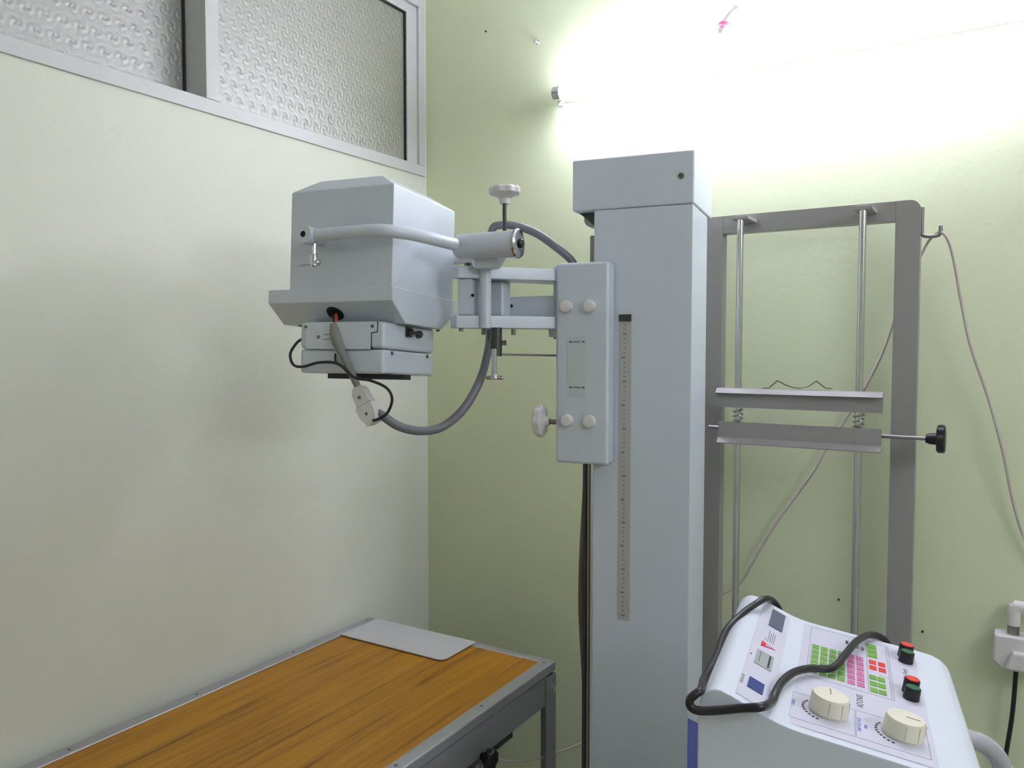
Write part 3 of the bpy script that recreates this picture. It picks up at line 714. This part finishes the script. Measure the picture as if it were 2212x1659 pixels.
solo('socket_cable', tube(nb(), pts, .0048, 10), 'black_plastic', 'straight black cable dropping from the white wall socket', 'cable', (pts[-1].x, BY - .03, 0))
# specks of old fixings on the wall
for k, q in enumerate(((1993, 1364), (1812, 1295), (1050, 68))):
    p = Wy(q, BY)
    solo('wall_plug', lathe(nb(), (p.x, BY - .0003, p.z), (0, -1, 0), [(0, .0028), (.003, .0026), (.0035, .001)], 8), 'spring_brown',
         ('tiny dark plug in the back wall right of the frame foot', 'tiny dark plug in the back wall between the rods', 'tiny dark plug high on the back wall near the window')[k], 'wall plug', (p.x, BY, p.z), False, 'old plugs in the back wall')

# ---------------------------------------------------------------- control console
Yn, Yf = 1.0015, 1.4123
cn = thing('control_console', 'white x-ray control console with keypad, dials and coloured push buttons', 'console', (0, 1.207, 0), True)
prof = [(-.165, .06), (-.165, 1.085), (-.1635, 1.100), (-.158, 1.111), (-.150, 1.1172), (-.143, 1.1195), (-.136, 1.1190), (-.125, 1.1148), (-.1146, 1.1102), (-.085, 1.0964), (-.074, 1.0918), (-.062, 1.0879), (-.048, 1.0847), (-.036, 1.0825), (.03, 1.0727), (.075, 1.0660), (.120, 1.0593),
        (.135, 1.0562), (.148, 1.0500), (.158, 1.0400), (.164, 1.026), (.166, 1.005), (.166, .06)]
bd = part('console_body', prism(nb(), prof, 'y', Yn, Yf, .0025, 2), 'console_white', cn, None, None, 25)
for x in (-.12, .12):
    for y in (Yn + .05, Yf - .05):
        b = nb(); cyl(b, (x - .012, y, .028), (x + .012, y, .028), .028, 18, .003); box(b, x - .018, x + .018, y - .015, y + .015, .05, .064)
        part('castor', b, 'black_plastic', cn)
# panel plane A (keypad) and B (display strip)
PA = (Vector((-.036, 0, 1.0825)), Vector((.149, 0, 1)).normalized()); SA = Vector((1, 0, -.149)).normalized()
PB = (Vector((-.12, 0, 1.1126)), Vector((.4667, 0, 1)).normalized()); SB = Vector((1, 0, -.4667)).normalized()
def pm(pl, x, y, lift):
    """matrix: local X = text right (+Y'), local Y = text up (-X' along the slope), local Z = panel normal"""
    p0, n = pl; s = SA if pl is PA else SB
    z = p0.z - (x - p0.x) * n.x / n.z
    c = Vector((x, y, z)) + n * lift
    r, up = Vector((0, 1, 0)), -s
    return Matrix(((r.x, up.x, n.x, c.x), (r.y, up.y, n.y, c.y), (r.z, up.z, n.z, c.z), (0, 0, 0, 1)))
def flat(name, pl, x0, x1, y0, y1, lift, th, m, parent=bd, bev=0, label=None):
    s = SA if pl is PA else SB
    hw = abs(x1 - x0) / 2 / s.x; hl = abs(y1 - y0) / 2
    b = box(nb(), -hl, hl, -hw, hw, 0, th, bev)
    return part(name, b, m, parent, label, pm(pl, (x0 + x1) / 2, (y0 + y1) / 2, lift))
def lettering(s, size, pl, x, y, lift, m, parent, sx=1.0, name='lettering'):
    b = text_bm(s, size); b.transform(Matrix.Diagonal((sx, 1, 1, 1)))
    return part(name, b, m, parent, None, pm(pl, x, y, lift), 20)
shB = flat('display_sheet', PB, -.1205, -.0780, 1.015, 1.392, .0002, .0008, 'panel_sheet')
shA = flat('keypad_sheet', PA, -.0580, .1090, 1.015, 1.398, .0002, .0008, 'panel_sheet')
LF = .0010
for (x0, x1, y0, y1, m, lb_) in ((-.1060, -.0855, 1.3035, 1.3845, 'display_grey', 'grey display window'), (-.1106, -.0884, 1.1345, 1.1865, 'display_meter', 'pale meter window'), (-.1110, -.0918, 1.0496, 1.0815, 'display_blue', 'blue display window')):
    d0 = flat('display_window', PB, x0, x1, y0, y1, LF, .0016, m, shB, .0004, lb_)
    if m == 'display_meter':
        flat('meter_scale', PB, x0 + .004, x0 + .0052, y0 + .006, y1 - .006, LF + .0017, .0003, 'ink_grey', d0)
        flat('meter_scale', PB, x1 - .006, x1 - .0035, y0 + .004, y1 - .004, LF + .0017, .0003, 'ink', d0)
# red triangle emblem with lines of small print
M0 = pm(PB, -.0985, 1.222, LF)
b = nb(); prism(b, [(-.016, .0112), (.006, .0110), (-.0035, -.0112)], 'z', 0, .0004); part('emblem', b, 'ink_red', shB, 'red triangle emblem', M0)
b = nb(); prism(b, [(-.0080, .0045), (-.0010, .0045), (-.0040, -.0060)], 'z', .0003, .0007); part('emblem_window', b, 'panel_sheet', shB, None, M0)
b = nb()
for k, (x, y0, y1) in enumerate(((-.1040, 1.236, 1.246), (-.1010, 1.236, 1.284), (-.0982, 1.236, 1.276), (-.0955, 1.236, 1.282), (-.0928, 1.236, 1.278))):
    t2 = nb()
    y = y0
    while y < y1:
        w_ = .0022 + .0030 * random.random()
        box(t2, y, min(y + w_, y1), 0, .0010, 0, .0003); y += w_ + .0012
    t2.transform(Matrix.Translation((-1.222, -(x + .0985) / SB.x, 0))); merge(b, t2)
part('small_print', b, 'ink_grey', shB, None, M0)
flat('indicator_dot', PB, -.1182, -.1162, 1.157, 1.160, LF, .0006, 'ink_red', shB)
lettering('LINE VOLTAGE', .0052, PB, -.1180, 1.065, LF, 'ink_grey', shB, .85)
lettering('KVP & mA', .0062, PB, -.0830, 1.066, LF, 'ink_grey', shB, .9)
# keys
def key(x, y, m, sx=.0098, sy_=.0150):
    flat('key', PA, x - sx / 2, x + sx / 2, y - sy_ / 2, y + sy_ / 2, LF, .0011, m, shA, .0003)
for c in range(4):
    for r_ in range(6): key(-.0345 + c * .0122, 1.3000 - r_ * .0199, 'key_green')
for c in range(2):
    for r_ in range(6): key(.0155 + c * .0125, 1.3005 - r_ * .0202, 'key_pink')
for r_ in range(3): key(.0464, 1.3695 - r_ * .0202, 'key_green', .0135, .0160)
for c in range(2):
    for r_ in range(2): key(.0458 + c * .0126, 1.3004 - r_ * .0222, 'key_red')
    for r_ in range(3): key(.0448 + c * .0110, 1.2396 - r_ * .0232, 'key_green')
b = nb(); M0 = pm(PA, 0, 1.2, LF + .0011)
for c in range(4):
    for r_ in range(6):
        X, Y = -(-.0345 + c * .0122) / SA.x, .1 - r_ * .0199
        box(b, Y - .003, Y + .003, X - .0004, X + .0004, 0, .0002)
for c in range(2):
    for r_ in range(6):
        X, Y = -(.0155 + c * .0125) / SA.x, .1005 - r_ * .0202
        box(b, Y - .003, Y + .003, X - .0004, X + .0004, 0, .0002)
part('key_print', b, 'ink_grey', shA, None, M0)
# printed rules, little windows above the pink keys
for k in range(4): flat('level_mark', PA, .0080 + .0075 * k, .0122 + .0075 * k, 1.352 - .004 * k, 1.366 - .004 * k, LF, .0004, 'ink' if k < 2 else 'ink_grey', shA)
b = nb(); M0 = pm(PA, 0, 1.2, LF)
def rule(x0, y0, x1, y1, w_=.0005):
    X0, X1 = sorted((-x0 / SA.x, -x1 / SA.x)); Y0, Y1 = sorted((y0 - 1.2, y1 - 1.2))
    box(b, Y0 - w_ / 2, Y1 + w_ / 2, X0 - w_ / 2, X1 + w_ / 2, 0, .0002)
def frame_rule(x0, x1, y0, y1):
    rule(x0, y0, x1, y0); rule(x0, y1, x1, y1); rule(x0, y0, x0, y1); rule(x1, y0, x1, y1)
frame_rule(-.0440, .0700, 1.178, 1.388); rule(.0380, 1.185, .0380, 1.382); rule(.0535, 1.255, .0665, 1.255)
frame_rule(-.0590 + .002, .0190, 1.0327, 1.1105); frame_rule(.0205, .1020, 1.0327, 1.1105); rule(-.0410, 1.19, -.0410, 1.31); rule(.0670, 1.18, .0670, 1.385)
part('printed_rules', b, 'ink_grey', shA, None, M0)
lettering('ADONIS', .0120, PA, .0262, 1.1432, LF, 'ink', shA, .92)
lettering('COARSE', .0060, PA, -.0548, 1.0765, LF, 'ink_blue', shA, .9)
lettering('LINE VOLTAGE', .0062, PA, .0242, 1.0705, LF, 'ink_blue', shA, .92)
lettering('FINE', .0060, PA, .0318, 1.0693, LF, 'ink_blue', shA, .9)
lettering('X-Ray Ready', .0100, PA, .0900, 1.2880, LF, 'ink_grey', shA, .88)
for kx_, ky_, ang in ((-.0130, 1.0785, -84), (.0735, 1.0765, 176)):
    M0 = pm(PA, kx_, ky_, LF)
    b = nb(); lathe(b, (0, 0, 0), (0, 0, 1), [(0, .0225), (.002, .0225), (.003, .0240), (.021, .0232), (.024, .0215), (.0245, .015)], 48)
    kb = part('dial_knob', b, 'knob_cream', cn, 'cream dial knob', M0)
    b = nb(); box(b, -.0004, .0004, 0, .016, .0243, .0249); b.transform(Matrix.Rotation(math.radians(ang), 4, 'Z')); part('pointer_line', b, 'ink', kb, None, M0)
    b = nb()
    for k in range(10):
        a = math.radians(58 + k * 11)   # printed scale on the display side of the dial
        t2 = nb(); box(t2, .0290, .0322, -.0016, .0016, 0, .0003)
        t2.transform(Matrix.Rotation(a, 4, 'Z')); merge(b, t2)
    part('dial_scale', b, 'ink', shA, None, M0)
    b = nb()
    for k in range(5):
        a = math.radians(180 + k * 40)
        t2 = nb(); box(t2, .0232, .0241, -.0003, .0003, .003, .021); t2.transform(Matrix.Rotation(a, 4, 'Z')); merge(b, t2)
    part('grip_groove', b, 'cord_white', kb, None, M0)
for kx_, yr, yg in ((.0935, 1.3640, 1.3430), (.0915, 1.2235, 1.2020)):
    for y_, m, hgt in ((yr, 'button_red', .0200), (yg, 'button_green', .0165)):
        M0 = pm(PA, kx_, y_, LF)
        b = nb(); lathe(b, (0, 0, 0), (0, 0, 1), [(0, .0108), (hgt - .001, .0104), (hgt, .0098)], 24)
        bt = part('push_button', b, 'black_plastic', cn, 'black collared push button', M0)
        b = nb(); lathe(b, (0, 0, hgt - .001), (0, 0, 1), [(0, .0092), (.0016, .0092), (.0022, .0086)], 24)
        part('button_face', b, m, bt, 'red button face' if m == 'button_red' else 'green button face', M0)
# hand switch cable lying over the console
def onA(q, lift): return Splane(q, PA[0] + PA[1] * lift, PA[1])
hs = [Sy((1690, 1345), 1.430), Sy((1682, 1314), 1.426), Sy((1668, 1297), 1.414), Sz((1652, 1294), 1.131), Sz((1632, 1305), 1.128), Sz((1604, 1325), 1.122), Sz((1573, 1356), 1.112), Sz((1557, 1388), 1.106), Sz((1550, 1413), 1.103), Sz((1536, 1441), 1.101), Sz((1520, 1468), 1.101), Sy((1514, 1490), 1.004), Sy((1503, 1499), .992),
      Sy((1491, 1511), .988), Sy((1492, 1526), .986), Sy((1508, 1535), .986), Sy((1545, 1535), .988), Sy((1600, 1530), .989), Sy((1645, 1527), .988), onA((1667, 1516), .010), onA((1676, 1495), .012), onA((1690, 1472), .013), onA((1716, 1452), .012), onA((1750, 1444), .011), onA((1785, 1445), .010), onA((1806, 1438), .012), onA((1826, 1414), .016), onA((1850, 1386), .016), onA((1876, 1372), .010), Sy((1900, 1375), 1.416), Sy((1918, 1390), 1.424), Sy((1925, 1420), 1.424)]
solo('hand_switch_cable', tube(nb(), hs, .0054, 12), 'cable_black', 'black rubber cable draped in loops over the white console', 'cable', hs[15], True)
# ribbed conduit leaving the console on the right
cq = [(.160, 1.200, Sx((2084, 1597), .166).z - .0), Sx((2100, 1600), .170), Sx((2125, 1607), .190), Sx((2150, 1628), .200), Sx((2166, 1660), .205), Sx((2172, 1720), .205)]
cq = [Vector(c) for c in cq]; Yc = cq[1].y
cq = [Vector((.160, Yc, cq[1].z + .002))] + [Sy(q, Yc + .01 * k) for k, q in enumerate(((2096, 1597), (2124, 1607), (2149, 1628), (2164, 1658), (2172, 1720)))]
cq.append(cq[-1] + Vector((.0, 0, -.30))); cq.append(Vector((cq[-1].x, cq[-1].y, .014)))
solo('console_conduit', tube(nb(), cq, .0125, 14), 'conduit_grey', 'thick light grey conduit curving down from the right side of the console', 'conduit', cq[-1], True)
